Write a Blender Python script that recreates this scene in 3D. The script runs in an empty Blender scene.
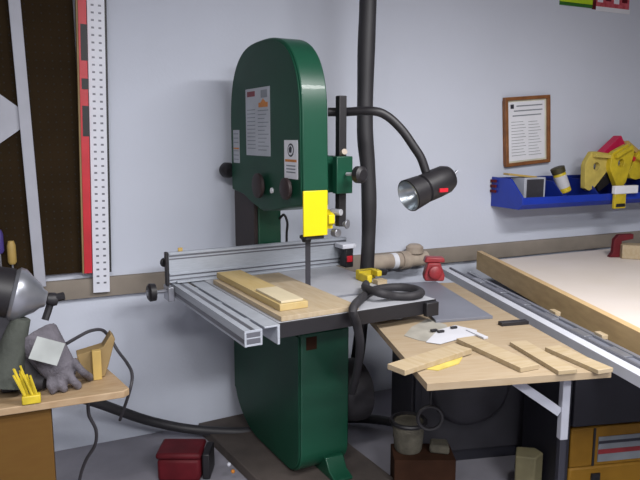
import bpy, bmesh, math, random
from mathutils import Vector as V, Matrix as Mx
random.seed(7)
scene = bpy.context.scene
COL = scene.collection
R = math.radians
PI = math.pi

# ------------------------------------------------------------------ camera
H = 1.507; PITCH = R(9); F = 650.0
cam = bpy.data.cameras.new('camera'); co = bpy.data.objects.new('camera', cam); COL.objects.link(co)
co.location = (0, 0, H); co.rotation_euler = (PI/2 - PITCH, 0, 0)
cam.sensor_width = 36; cam.lens = 36*F/640; cam.clip_start = .05
scene.camera = co

def ray(u, v):
    return V(((u-320)/F, math.cos(PITCH)+(240-v)/F*math.sin(PITCH), -math.sin(PITCH)+(240-v)/F*math.cos(PITCH)))
def atz(u, v, z):                       # point of the photograph on a level surface of height z
    r = ray(u, v); return V((0, 0, H)) + r*((z-H)/r.z)
def aty(u, v, y):                       # point of the photograph at a distance y
    r = ray(u, v); return V((0, 0, H)) + r*(y/r.y)

# ------------------------------------------------------------------ frames
def frame(o, ang): return Mx.Translation(V(o)) @ Mx.Rotation(ang, 4, 'Z')
SAW = frame((-.0516, 2.7296, 0), math.atan2(-.872, .489))       # x: column -> blade side, y: front -> back
K = 1.045
WALL = frame((0, 3.4*K, 0), math.atan2(1, 2.15))                  # x: along the wall, y<0 in front of it
RT = frame((.32, 1.85, 0), math.atan2(.18, .98))
BT = frame((1.116, 2.19, 0), math.atan2(.107, .994))
_p, _q = atz(130, 390, .66), atz(0, 409, .66)
LB = frame((_p.x, _p.y, 0), math.atan2(_p.y-_q.y, _p.x-_q.x))
ID = Mx.Identity(4)
def wk(v): return V((v[0]*K, v[1]*K, v[2]*K+(1-K)*H))      # wall measurements -> metres
def WP(u, v, t):                                            # wall measurement of a point a distance t in front of the wall
    n = WALL.to_3x3() @ V((0, 1, 0)); o = V((0, 0, H)); r = ray(u, v)
    q = (WALL @ V((0, -t*K, 0)) - o).dot(n)/r.dot(n); p = WALL.inverted() @ (o + r*q)
    return V((p.x/K, p.y/K, (p.z-(1-K)*H)/K))

# ------------------------------------------------------------------ materials
def lin(c):
    c = c.lstrip('#'); out = []
    for i in (0, 2, 4):
        x = int(c[i:i+2], 16)/255
        out.append(x/12.92 if x <= .04045 else ((x+.055)/1.055)**2.4)
    return out
_m = {}
def mat(name, hexc, rough=.6, metal=0, var=.12, scale=8, bump=.0, stretch=None, emit=None, spec=.5, coat=0, trans=0, hex2=None, bscale=None):
    if name in _m: return _m[name]
    m = bpy.data.materials.new(name); m.use_nodes = True
    nt = m.node_tree; b = nt.nodes['Principled BSDF']
    c = lin(hexc)
    tc = nt.nodes.new('ShaderNodeTexCoord'); mp = nt.nodes.new('ShaderNodeMapping')
    nt.links.new(tc.outputs['Object'], mp.inputs['Vector'])
    if stretch: mp.inputs['Scale'].default_value = stretch
    n = nt.nodes.new('ShaderNodeTexNoise'); n.inputs['Scale'].default_value = scale; n.inputs['Detail'].default_value = 6
    nt.links.new(mp.outputs['Vector'], n.inputs['Vector'])
    cr = nt.nodes.new('ShaderNodeValToRGB')
    c2 = lin(hex2) if hex2 else [x*(1-var*2) for x in c]
    c1 = c if hex2 else [min(1, x*(1+var)) for x in c]
    cr.color_ramp.elements[0].position = .3; cr.color_ramp.elements[1].position = .7
    cr.color_ramp.elements[0].color = (*c2, 1); cr.color_ramp.elements[1].color = (*c1, 1)
    nt.links.new(n.outputs['Fac'], cr.inputs['Fac']); nt.links.new(cr.outputs['Color'], b.inputs['Base Color'])
    b.inputs['Roughness'].default_value = rough; b.inputs['Metallic'].default_value = metal
    b.inputs['Specular IOR Level'].default_value = spec
    b.inputs['Coat Weight'].default_value = coat
    b.inputs['Transmission Weight'].default_value = trans
    if emit:
        b.inputs['Emission Color'].default_value = (*lin(emit[0]), 1); b.inputs['Emission Strength'].default_value = emit[1]
    if bump:
        n2 = nt.nodes.new('ShaderNodeTexNoise'); n2.inputs['Scale'].default_value = bscale or scale*6; n2.inputs['Detail'].default_value = 4
        nt.links.new(mp.outputs['Vector'], n2.inputs['Vector'])
        bp = nt.nodes.new('ShaderNodeBump'); bp.inputs['Strength'].default_value = bump; bp.inputs['Distance'].default_value = .01
        nt.links.new(n2.outputs['Fac'], bp.inputs['Height']); nt.links.new(bp.outputs['Normal'], b.inputs['Normal'])
    _m[name] = m; return m

WALLM = mat('wall_paint', '#c3c8d5', .85, var=.02, scale=1.5, bump=.08, bscale=60)
FLOORM = mat('floor_concrete', '#88868f', .8, var=.12, scale=3, bump=.1)
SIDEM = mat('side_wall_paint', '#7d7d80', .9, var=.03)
CEILM = mat('ceiling_paint', '#8f8f92', .9, var=.02)
LEDGE = mat('ledge_paint', '#81786e', .85, var=.08, scale=6)
GREEN = mat('green_enamel', '#144835', .36, var=.10, scale=3, coat=.1, spec=.45)
GREEN2 = mat('green_enamel_shaded', '#12402f', .48, var=.12, scale=3, coat=0, spec=.22)  # darker copy of the same enamel, shade of the front face put into the colour
BLACK = mat('black_plastic', '#1c1a1e', .5, var=.15)
BLACKR = mat('black_rubber', '#262428', .7, var=.15, scale=20)
DKBROWN = mat('dark_panel', '#2a1e1f', .6, var=.15)
ALU = mat('brushed_aluminium', '#a6abb4', .5, .25, var=.05, scale=20, stretch=(1, 1, 12))
ALUD = mat('aluminium_groove', '#6f7078', .5, .6, var=.05)
STEEL = mat('grey_steel', '#9a9ca4', .35, .7, var=.08, scale=10)
IRON = mat('ground_cast_iron', '#a6a7ad', .5, .1, var=.06, scale=5)
IROND = mat('dark_cast_iron', '#2b2a2f', .6, .2, var=.12, scale=14, bump=.2)
YEL = mat('yellow_paint', '#e2cc0a', .4, var=.03)
YELP = mat('yellow_plastic', '#c2ab26', .5, var=.12, scale=20)
YELT = mat('yellow_wood', '#b9a653', .6, var=.1, scale=20)
PAPER = mat('white_paper', '#b2b2b8', .8, var=.03)
PAPERG = mat('grey_paper', '#928e85', .85, var=.12, scale=12)
LABEL = mat('silver_label', '#a9aeb6', .45, var=.06)
LABELW = mat('white_label', '#dcdde4', .5, var=.03)
REDM = mat('dark_red_print', '#7a1f2b', .5)
ORG = mat('orange_print', '#c77a1c', .5)
GRYP = mat('grey_print', '#7f858c', .6)
DKP = mat('dark_print', '#2c2c38', .6)
PLY = mat('pale_plywood', '#a99981', .65, var=.08, scale=5, stretch=(2, 14, 6), bump=.03, hex2='#9e8c70')
PLYB = mat('bench_plywood', '#988872', .7, var=.06, scale=5, stretch=(2, 14, 6), bump=.03, hex2='#8f7d64', spec=.3)
PINE = mat('pine_board', '#b5a072', .6, var=.1, scale=4, stretch=(2, 16, 10), hex2='#b09863')
BIRCH = mat('birch_strip', '#a29279', .65, scale=5, stretch=(14, 2, 10), hex2='#968465')
MDF = mat('raw_board_top', '#d3c9c2', .7, var=.06, scale=3, hex2='#cdc2b7')
EDGEW = mat('board_edging', '#c2a679', .6, scale=5, stretch=(12, 1.5, 8), hex2='#b0946a')
ORW = mat('orange_wood', '#5f441c', .7, spec=.2, scale=5, stretch=(3, 3, 14), hex2='#5c401a')
BENCHW = mat('bench_board', '#a48d70', .6, scale=6, stretch=(3, 10, 6), hex2='#93795a')
PEG = mat('brown_pegboard', '#2a1f10', .9, spec=.15, var=.1, scale=5)
PEGH = mat('pegboard_hole', '#1c1611', .9)
RED = mat('red_paint', '#c21f2e', .4, var=.08)
REDD = mat('dark_red_plastic', '#5c141d', .6, spec=.25, var=.15, scale=10)
REDC = mat('red_iron', '#8c2a30', .45, var=.15, scale=20)
GRYW2 = mat('pale_metal', '#c2c4cc', .45, .2, var=.04)
WHT = mat('white_enamel', '#d4d6e0', .4, var=.03)
GRYW = mat('grey_white_bar', '#a7a9b4', .5, var=.04)
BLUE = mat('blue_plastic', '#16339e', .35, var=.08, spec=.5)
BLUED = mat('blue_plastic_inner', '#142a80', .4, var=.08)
MAG = mat('magenta_card', '#c01848', .5, var=.05)
FRW = mat('brown_frame_wood', '#8a5a34', .45, scale=20, hex2='#6f4426')
LIME = mat('lime_print', '#c6dc1c', .6, var=.1, hex2='#a8cc20')
LEAF = mat('dark_green_print', '#2f6b22', .6)
PINK = mat('pink_red_print', '#c9606c', .6, var=.2, scale=30, hex2='#a83440')
GLASS = mat('lamp_reflector', '#a9b0b6', .3, .9, var=.02)
BULB = mat('lamp_bulb', '#f4f6ff', .25, emit=('#eef4ff', .6))
GLOVE = mat('grey_leather', '#625e66', .8, var=.2, scale=18, bump=.5)
SACK = mat('grey_green_cloth', '#474b45', .85, var=.2, scale=9, bump=.4)
TAN = mat('tan_wood_wedge', '#8f7850', .6, var=.12, scale=12, hex2='#7c6741')
IRONW = None
TANL = mat('light_tan', '#b49755', .6, var=.1)
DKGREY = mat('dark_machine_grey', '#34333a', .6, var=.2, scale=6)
NAVY = mat('dark_navy_metal', '#22222c', .6, var=.15, scale=5)
GREYSH = mat('grey_sheet', '#6f717b', .5, .15, var=.06, scale=4)
CREAM = mat('cream_pipe', '#b3a595', .6, var=.12, scale=12, hex2='#94867a')
PURPLE = mat('purple_plastic', '#4b3f86', .5)
AMBER = mat('amber_case', '#8f6820', .6, spec=.25, hex2='#7f5b1a')
CARD = mat('brown_cardboard', '#38241a', .9, spec=.1, var=.15)
PLATB = mat('dark_base_board', '#4a423e', .7, var=.15, scale=9)
RAGG = mat('beige_rag', '#59554a', .9, var=.2, scale=16, bump=.4)

# ------------------------------------------------------------------ mesh builder
class MB:
    def __init__(s): s.bm = bmesh.new(); s.mats = []
    def mi(s, m):
        if m not in s.mats: s.mats.append(m)
        return s.mats.index(m)
    def _faces(s, vs, fs, m, smooth=False, T=None):
        i = s.mi(m); bv = [s.bm.verts.new(T @ V(v) if T else V(v)) for v in vs]
        for f in fs:
            try: fc = s.bm.faces.new([bv[k] for k in f])
            except ValueError: continue
            fc.material_index = i; fc.smooth = smooth
        return s
    def box(s, x0, x1, y0, y1, z0, z1, m, T=None):
        vs = [(x, y, z) for x in (x0, x1) for y in (y0, y1) for z in (z0, z1)]
        return s._faces(vs, [(0,1,3,2),(4,6,7,5),(0,4,5,1),(2,3,7,6),(0,2,6,4),(1,5,7,3)], m, T=T)
    def prism(s, pts, lo, hi, m, axis='z', smooth=False, T=None, cap=None):
        def P(p, h): return {'z': (p[0], p[1], h), 'y': (p[0], h, p[1]), 'x': (h, p[0], p[1])}[axis]
        n = len(pts); vs = [P(p, lo) for p in pts] + [P(p, hi) for p in pts]
        s._faces(vs, [(k, (k+1) % n, n+(k+1) % n, n+k) for k in range(n)], m, smooth, T)
        s._faces(vs, [tuple(range(n))[::-1], tuple(range(n, 2*n))], cap or m, False, T); return s
    def bar(s, p, q, w, h, m, up=(0, 0, 1)):
        p, q = V(p), V(q); d = q-p; L = d.length; z = d.normalized(); x = V(up).cross(z)
        if x.length < 1e-4: x = V((1, 0, 0))
        x.normalize(); y = z.cross(x)
        T = Mx((x, y, z)).transposed().to_4x4(); T.translation = p
        return s.box(-w/2, w/2, -h/2, h/2, 0, L, m, T)
    def tube(s, pts, r, m, n=12, sm=True, caps=True):
        pts = [V(p) for p in pts]
        if sm and len(pts) > 2:
            out = []
            P = [2*pts[0]-pts[1]] + pts + [2*pts[-1]-pts[-2]]
            for i in range(1, len(P)-2):
                for k in range(6):
                    t = k/6; a, b, c, d = P[i-1], P[i], P[i+1], P[i+2]
                    out.append(.5*((2*b)+(c-a)*t+(2*a-5*b+4*c-d)*t*t+(3*b-a-3*c+d)*t**3))
            out.append(pts[-1]); pts = out
        N = len(pts); rr = r if callable(r) else (lambda t: r)
        x = None; vs = []
        for i, p in enumerate(pts):
            d = (pts[min(i+1, N-1)]-pts[max(i-1, 0)]).normalized()
            if x is None: x = d.cross(V((.3, .2, 1))).normalized()
            x = (x-d*x.dot(d)).normalized(); y = d.cross(x); q = rr(i/(N-1))
            vs += [p+(x*math.cos(2*PI*k/n)+y*math.sin(2*PI*k/n))*q for k in range(n)]
        fs = [(i*n+k, i*n+(k+1) % n, (i+1)*n+(k+1) % n, (i+1)*n+k) for i in range(N-1) for k in range(n)]
        s._faces(vs, fs, m, True)
        if caps: s._faces(vs[:n], [tuple(range(n))[::-1]], m); s._faces(vs[-n:], [tuple(range(n))], m)
        return s
    def lathe(s, p, axis, prof, m, n=28, mats=None):       # prof: (distance along axis, radius)
        p = V(p); z = V(axis).normalized(); x = z.cross(V((.1, .3, 1))).normalized(); y = z.cross(x)
        vs = [p+z*h+(x*math.cos(2*PI*k/n)+y*math.sin(2*PI*k/n))*max(r, 1e-4) for h, r in prof for k in range(n)]
        fs = [(i*n+k, i*n+(k+1) % n, (i+1)*n+(k+1) % n, (i+1)*n+k) for i in range(len(prof)-1) for k in range(n)]
        s._faces(vs, fs, m, True)
        s._faces(vs[:n], [tuple(range(n))[::-1]], m); s._faces(vs[-n:], [tuple(range(n))], m); return s
    def ball(s, c, r, m, n=14, T=None, sc=(1, 1, 1)):
        vs = []; c = V(c)
        for i in range(n+1):
            a = PI*i/n
            for k in range(n*2):
                b = PI*k/n; v = c+V((math.sin(a)*math.cos(b)*sc[0], math.sin(a)*math.sin(b)*sc[1], math.cos(a)*sc[2]))*r
                vs.append(v)
        w = n*2
        fs = [(i*w+k, (i+1)*w+k, (i+1)*w+(k+1) % w, i*w+(k+1) % w) for i in range(n) for k in range(w)]
        return s._faces(vs, fs, m, True, T)

OFF = {}
def finish(name, mb, parent, T, off, bevel=0, edge_smooth=True, merge=True):
    bm = mb.bm
    if merge: bmesh.ops.remove_doubles(bm, verts=bm.verts, dist=1e-5)
    bmesh.ops.recalc_face_normals(bm, faces=bm.faces)
    if T is WALL or (parent and parent.get('_wall')):
        for v in bm.verts: v.co = wk(v.co)
        off = wk(off)
    for v in bm.verts: v.co -= off
    me = bpy.data.meshes.new(name); bm.to_mesh(me); bm.free()
    for m in mb.mats: me.materials.append(m)
    o = bpy.data.objects.new(name, me); COL.objects.link(o)
    if parent:
        o.parent = parent
        if parent.get('_wall'): o['_wall'] = 1
    else: o.matrix_world = T @ Mx.Translation(off)
    if bevel:
        b = o.modifiers.new('bevel', 'BEVEL'); b.width = bevel; b.segments = 2; b.limit_method = 'ANGLE'; b.angle_limit = R(40)
        b.harden_normals = False
    try: me.set_sharp_from_angle(angle=R(38))
    except Exception: pass
    return o
def tag(o, label, cat, group=None, kind=None):
    o['label'] = label; o['category'] = cat
    if group: o['group'] = group
    if kind: o['kind'] = kind
    return o
def solo(name, mb, T, label, cat, group=None, bevel=0):     # a thing that is one mesh
    xs = [v.co.copy() for v in mb.bm.verts]
    c = V(((min(v.x for v in xs)+max(v.x for v in xs))/2, (min(v.y for v in xs)+max(v.y for v in xs))/2, min(v.z for v in xs)))
    o = finish(name, mb, None, T, c, bevel); OFF[o.name] = c
    return tag(o, label, cat, group)
def thing(name, T, loc, label, cat, group=None):
    o = bpy.data.objects.new(name, None); COL.objects.link(o); o.empty_display_size = .05
    o.matrix_world = T @ Mx.Translation(wk(loc) if T is WALL else V(loc)); OFF[o.name] = V(loc)
    if T is WALL: o['_wall'] = 1
    return tag(o, label, cat, group)
def part(name, mb, parent, bevel=0, label=None):
    off = OFF[parent.name]
    base = parent
    o = finish(name, mb, parent, None, off if parent.type == 'EMPTY' or parent.parent is None else off, bevel)
    if parent.type != 'EMPTY' and parent.parent is None: pass
    OFF[o.name] = off
    if label: o['label'] = label
    return o
def struct(name, mb, T=ID):
    o = finish(name, mb, None, T.copy(), V((0, 0, 0))); o['kind'] = 'structure'; return o

# ================================================================== THE ROOM (wall frame)
s0, s1, tt, ZC = -3.2, 4.6, -5.6, 2.7
struct('floor', MB().box(s0, s1, tt, 0, -.08, 0, FLOORM), WALL)
struct('ceiling', MB().box(s0, s1, tt, 0, ZC, ZC+.08, CEILM), WALL)
struct('wall_back', MB().box(s0, s1, 0, .1, 0, ZC, WALLM), WALL)
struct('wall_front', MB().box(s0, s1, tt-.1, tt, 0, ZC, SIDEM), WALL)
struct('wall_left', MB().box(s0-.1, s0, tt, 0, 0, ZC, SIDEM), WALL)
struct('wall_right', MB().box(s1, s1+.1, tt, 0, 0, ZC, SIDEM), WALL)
struct('trim_1', MB().prism([(0, .752), (-.029, .752), (-.029, .833), (-.023, .843), (0, .843)], s0, s1, LEDGE, 'x'), WALL)

# ================================================================== BAND SAW (saw frame)
saw = thing('bandsaw', SAW, (0, 0, .05), 'tall dark green floor-standing bandsaw with yellow blade guard, centre of the picture', 'bandsaw')
plat_top = .05
def arc(cx, cz, rx, rz, a0, a1, n=20): return [(cx+rx*math.cos(R(a0+(a1-a0)*i/n)), cz+rz*math.sin(R(a0+(a1-a0)*i/n))) for i in range(n+1)]
def sarc(cx, cz, rx, rz, e, n=36):
    out = []
    for i in range(n+1):
        a = PI*i/n; c, s_ = math.cos(a), math.sin(a)
        out.append((cx+rx*math.copysign(abs(c)**(2/e), c), cz+rz*abs(s_)**(2/e)))
    return out
up_out = sarc(-.235, 1.54, .367, .38, 2.75) + [(-.60, 1.25), (-.45, 1.235), (-.36, 1.205), (-.25, 1.18), (-.10, 1.195), (.0, 1.215), (.14, 1.235)]
part('upper_case', MB().prism(up_out, -.094, .022, GREEN, 'y', True), saw, .006)
door_out = sarc(-.235, 1.54, .362, .375, 2.75) + [(-.595, 1.255), (-.45, 1.24), (-.36, 1.21), (-.25, 1.185), (-.10, 1.2), (.0, 1.22), (.135, 1.24)]
udoor = part('upper_door', MB().prism(door_out, -.102, -.0945, GREEN2, 'y', True), saw, .005)
# column and its dark cover
part('column', MB().box(-.63, -.392, -.055, .065, .36, 1.3, GREEN), saw, .006)
part('column_cover', MB().box(-.635, -.392, -.076, -.0555, .80, 1.27, DKBROWN), saw, .004, 'dark brown cover strip on the column')
# lower case
low_out = [(-.625, .70), (-.625, .22)] + arc(-.32, .28, .305, .225, 195, 270, 12) + arc(-.01, .17, .12, .115, 272, 358, 12) + [(.112, .70)]
part('lower_case', MB().prism(low_out, -.094, .14, GREEN, 'y', True), saw, .006)
ldo = [(-.62, .69), (-.62, .23)] + arc(-.32, .28, .297, .218, 195, 270, 12) + arc(-.01, .17, .114, .108, 272, 358, 12) + [(.106, .69)]
ldoor = part('lower_door', MB().prism(ldo, -.102, -.0945, GREEN2, 'y', True), saw, .005)
# stand feet
part('foot', MB().prism([(.02, .05), (.20, .05), (.20, .062), (.15, .08), (.118, .13), (.02, .13)], .02, .11, GREEN, 'y'), saw, .004)
part('foot', MB().prism([(-.35, .05), (-.05, .05), (-.05, .10), (-.35, .10)], -.06, .12, GREEN, 'y'), saw, .004)
# door knobs
def knob(parent, p, ax, r=.032, L=.035, name='knob', m=BLACK):
    return part(name, MB().lathe(p, ax, [(0, .008), (L*.35, .009), (L*.36, r*.85), (L*.5, r), (L*.85, r), (L, r*.8)], m, 20), parent)
knob(udoor, (-.235, -.1, 1.295), (0, -1, 0), .055, .035, 'door_knob', DKBROWN)
knob(udoor, (.04, -.1, 1.30), (0, -1, 0), .045, .035, 'door_knob', DKBROWN)
knob(saw, (-.595, -.085, 1.345), (-1, -.45, 0), .038, .08, 'tension_knob')
part('bolt', MB().lathe((-.13, -.101, 1.28), (0, -1, 0), [(0, .012), (.008, .012), (.009, .006)], LABELW, 8), saw)
# stickers
y0 = -.1025
st = MB().box(-.405, -.145, y0-.001, y0+.0005, 1.425, 1.72, LABEL)
st.box(-.385, -.30, y0-.002, y0, 1.685, 1.708, REDM).box(-.235, -.17, y0-.002, y0, 1.675, 1.708, GRYP)
st.box(-.26, -.165, y0-.002, y0, 1.635, 1.655, ORG).prism([(-.24, 1.655), (-.185, 1.655), (-.212, 1.672)], y0-.002, y0, ORG, 'y')
for i in range(11):
    z = 1.625-i*.017
    st.box(-.39, -.30, y0-.0018, y0, z, z+.004, GRYP).box(-.27, -.16-.02*(i % 3), y0-.0018, y0, z-.006, z-.002, GRYP)
part('instruction_label', st, udoor, 0, 'silver printed label with an orange warning sign')
st = MB().box(-.01, .11, y0-.001, y0+.0005, 1.34, 1.495, LABELW)
st.lathe((.05, y0, 1.455), (0, -1, 0), [(0, .027), (.002, .027)], DKP, 20).lathe((.05, y0-.0015, 1.455), (0, -1, 0), [(0, .02), (.0015, .02)], LABELW, 20)
st.prism([(.04, 1.445), (.06, 1.445), (.064, 1.465), (.05, 1.472), (.038, 1.462)], y0-.0045, y0, DKP, 'y')
st.box(0, .1, y0-.002, y0, 1.408, 1.418, ORG)
for i in range(3): st.box(.01, .09, y0-.002, y0, 1.39-i*.013, 1.395-i*.013, GRYP)
part('warning_label', st, udoor, 0, 'white warning label with round dark pictogram and orange band')
st = MB().box(-.565, -.49, y0-.001, y0+.0005, 1.385, 1.54, LABEL).box(-.56, -.495, y0-.002, y0, 1.45, 1.457, ORG)
for i in range(7):
    if i != 3: st.box(-.558, -.50, y0-.002, y0, 1.40+i*.02, 1.404+i*.02, GRYP)
part('side_label', st, udoor, 0, 'narrow silver label at the door edge')
# table
ZT = .87
tb = part('table', MB().box(-.37, .43, -.345, .345, ZT-.045, ZT, IRON), saw, .003, 'pale ground cast iron table')
part('table_apron', MB().box(.4302, .436, -.345, .345, ZT-.055, ZT-.0005, BLACK).box(.05, .10, -.25, .25, ZT-.075, ZT-.045, IROND).box(-.25, -.2, -.25, .25, ZT-.075, ZT-.045, IROND), tb, .001, 'dark painted edge and ribs of the table')
part('trunnion', MB().prism([(-.05, .701), (.1, .701), (.16, .795), (-.10, .795)], -.05, .12, IROND, 'y'), saw, .004)  # dark colour here stands in for the shade under the table
part('trunnion_label', MB().box(.1125, .114, -.07, -.02, .63, .685, CARD), saw, 0, 'small brown-orange label under the table')
knob(saw, (.165, .12, .75), (1, .2, 0), .022, .04, 'table_lock_knob', STEEL)
part('corner_block', MB().box(.437, .46, .28, .34, ZT-.06, ZT-.005, BLACK), saw, .003)
# blade, guard, guides, guide post
part('blade', MB().box(-.0015, .0015, -.012, .012, .60, 1.24, DKGREY), saw, 0, 'dark steel blade')
part('blade_guard', MB().box(.142, .152, -.100, .010, 1.115, 1.297, YEL), saw, .003, 'bright yellow sheet metal blade guard')
gd = MB().box(.085, .14, -.085, .0, 1.10, 1.113, IROND).lathe((.10, -.06, 1.085), (0, 0, 1), [(0, .018), (.015, .02)], BLACK, 14)
gd.lathe((.02, -.02, 1.08), (0, 0, 1), [(0, .02), (.02, .022)], IROND, 14).lathe((.07, -.04, 1.1), (1, 0, 0), [(0, .012), (.02, .012)], IRON, 12)
part('lower_guide', gd, saw, .002)
gb = MB().box(.03, .09, .034, .07, 1.13, 1.20, YEL).prism([(.07, 1.13), (.115, 1.155), (.115, 1.19), (.07, 1.21)], .036, .065, YEL, 'y')
gb.lathe((.08, .07, 1.20), (1, .4, 0), [(0, .014), (.05, .014)], IRON, 12).lathe((.08, .09, 1.15), (1, .6, 0), [(0, .012), (.045, .012), (.05, .02), (.058, .02)], STEEL, 12)
gb.lathe((.07, .085, 1.11), (1, .2, 0), [(0, .018), (.03, .018)], STEEL, 14)
part('blade_guides', gb, saw, .002, 'yellow and bare steel guide bearings')
part('guide_post', MB().box(.085, .118, .083, .118, 1.14, 1.672, BLACK), saw, .003)
br = part('post_bracket', MB().box(-.05, .082, .0225, .125, 1.28, 1.43, GREEN).box(.119, .155, .05, .125, 1.28, 1.43, GREEN).box(.082, .119, .119, .125, 1.28, 1.43, GREEN), saw, .004)
part('post_pinion', MB().lathe((.10, .10, 1.435), (1, -.2, .3), [(0, .012), (.05, .012)], CREAM, 12), br)
part('guide_lock_knob', MB().tube([(.165, .09, 1.36), (.225, .105, 1.36)], .007, IRON, 8).lathe((.215, .10, 1.36), (1, .25, 0), [(0, .018), (.01, .034), (.035, .034), (.045, .022)], BLACK, 20), saw)
# front rails of the table
fr = MB().box(-.40, .44, -.405, -.346, ZT-.01, ZT-.004, ALU).box(-.40, .44, -.356, -.3465, ZT-.075, ZT-.01, ALU)
part('rail_angle', fr, saw, .001, 'aluminium angle rail bolted to the table front')
fr = MB().box(-.40, .455, -.485, -.42, ZT-.012, ZT-.004, ALU).box(-.40, .455, -.485, -.478, ZT-.06, ZT-.012, ALU).box(-.40, .455, -.427, -.42, ZT-.06, ZT-.012, ALU).box(-.40, .455, -.478, -.427, ZT-.06, ZT-.053, ALU).box(.449, .4545, -.4775, -.4275, ZT-.0525, ZT-.0125, ALUD)
fr.box(-.40, .455, -.478, -.427, ZT-.034, ZT-.030, ALU).box(-.40, .454, -.4865, -.485, ZT-.05, ZT-.034, ALUD).box(-.40, .454, -.462, -.445, ZT-.0045, ZT-.0035, ALUD)
for k in range(3): fr.box(-.28+.28*k, -.25+.28*k, -.42, -.40, ZT-.03, ZT-.011, ALU)
part('fence_rail', fr, saw, .0008, 'hollow aluminium guide rail with dark slots')
# motor and pulley cover behind the lower case
part('pulley_cover', MB().lathe((-.005, .1405, .36), (0, 1, 0), [(0, .10), (.03, .13), (.075, .142), (.12, .142), (.13, .12)], BLACKR, 36), saw, 0, 'round black drum behind the lower case')
part('cable', MB().tube([(-.39, .055, 1.12), (-.37, .07, 1.14), (-.366, .085, 1.10), (-.384, .09, 1.05), (-.386, .09, .99)], .006, BLACK, 8), saw)
# mobile base plate
solo('base_board', MB().prism([(-.66, -.29), (.02, -.25), (.25, -.14), (.28, .27), (-.66, .27)], 0, .05, PLATB), SAW, 'dark brown base board on the floor under the green bandsaw', 'board', bevel=.004)

# ================================================================== RIP FENCE (saw frame)
fence = thing('rip_fence', SAW, (-.355, 0, ZT), 'tall ribbed aluminium rip fence clamped across the bandsaw table', 'fence')
fx = -.355
ex = MB().box(fx-.02, fx, -.50, .41, ZT+.003, ZT+.138, ALU)
for z in (.012, .03, .105, .118): ex.box(fx, fx+.0012, -.499, .409, ZT+z, ZT+z+.006, ALUD)
for z in (.045, .135): ex.box(fx, fx+.006, -.499, .409, ZT+z-.008, ZT+z, ALU)
ex.box(fx-.03, fx+.014, -.469, .40, ZT+.001, ZT+.01, ALU)
part('extrusion', ex, fence, .001)
part('end_cap', MB().box(fx-.022, fx+.002, -.515, -.5005, ZT-.01, ZT+.14, BLACK).lathe((fx-.03, -.507, ZT+.09), (-1, -.3, 0), [(0, .02), (.012, .022)], BLACK, 14), fence, .003, 'black end cap')
part('clamp_head', MB().box(fx-.05, fx+.03, -.515, -.4875, ZT-.075, ZT-.011, STEEL), fence, .003)
part('fence_knob', MB().tube([(fx, -.515, ZT-.03), (fx, -.575, ZT-.03)], .007, STEEL, 8).lathe((fx, -.56, ZT-.03), (0, -1, 0), [(0, .015), (.006, .038), (.03, .04), (.038, .03)], BLACK, 24).lathe((fx, -.598, ZT-.03), (0, -1, 0), [(0, .014), (.003, .012)], STEEL, 16), fence)
part('wing_nut', MB().box(fx-.012, fx-.004, -.455, -.435, ZT+.1385, ZT+.155, TANL), fence, .001)

# ================================================================== WOOD AND THINGS ON THE SAW TABLE
Z1 = ZT
solo('plywood_board', MB().box(-.255, .428, -.335, .0-.016, Z1+.001, Z1+.019, PLY), SAW, 'wide pale plywood board lying flat on the saw table by the blade', 'wood board', bevel=.001)
solo('pine_plank', MB().box(-.28, .365, -.31, -.195, Z1+.0195, Z1+.045, PINE), SAW, 'long yellowish plank on top of plywood at the table front edge', 'wood board', bevel=.002)
solo('wood_strip', MB().box(.13, .355, -.300, -.21, Z1+.0455, Z1+.054, mat('pale_veneer_strip', '#c4b79a', .6, var=.04)), SAW, 'short pale wood strip lying on top of the long yellowish plank', 'wood strip', bevel=.001)
# black strap / cable coiled on the table
def sa(u, v, a_):
    Ti = SAW.inverted(); o = Ti @ V((0, 0, H)); r = Ti.to_3x3() @ ray(u, v); return o + r*((a_-o.x)/r.x)
def sz(u, v, z): return SAW.inverted() @ atz(u, v, z)
hz = ZT+.018
solo('air_line', MB().tube([sa(352, 392, .20), sa(357, 372, .30), sa(360, 345, .42), sa(357, 325, .462), sz(353, 309, hz+.012), sz(362, 298, hz), sz(372, 291, hz), sz(384, 288, hz), sz(400, 287, hz), sz(415, 289, hz), sz(421, 293, hz), sz(412, 296, hz), sz(395, 296, hz), sz(380, 293, hz+.02), sz(366, 288, hz+.02), sz(366, 284, hz+.005)], .0165, BLACKR, 12), SAW, 'thick black air line looped on the right end of the saw table', 'hose')
yc = MB().tube([(.0, .345, Z1+.03), (-.01, .41, Z1+.022)], .016, BLACK, 10).box(-.03, .0, .26, .35, Z1+.001, Z1+.045, YELP).box(0, .07, .26, .285, Z1+.001, Z1+.035, YELP).box(.0, .05, .325, .35, Z1+.02, Z1+.045, YELP)
solo('spring_clamp', yc, SAW, 'small yellow clamp with black tip lying on the saw table before the hose', 'clamp', bevel=.003)
solo('wood_cleat', MB().box(.08, .12, .28, .33, Z1+.001, Z1+.02, BIRCH), SAW, 'tiny pale wooden block beside the yellow clamp on the saw table', 'wood block', bevel=.001)
solo('thin_rule', MB().box(.21, .225, -.0, .14, Z1+.001, Z1+.004, STEEL), SAW, 'short thin grey steel rule flat on the saw table', 'rule')
wt = thing('utility_light', SAW, (-.30, .395, ZT), 'black case with bright white lid and red switch behind the aluminium fence', 'box')
p = MB().box(-.325, -.27, .355, .40, ZT+.001, ZT+.095, BLACK); part('case', p, wt, .004)
part('lid', MB().box(-.345, -.263, .335, .415, ZT+.0955, ZT+.118, WHT), wt, .004, 'bright white lid')
part('switch', MB().box(-.2695, -.262, .36, .39, ZT+.03, ZT+.06, RED), wt, .001, 'red switch')

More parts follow.
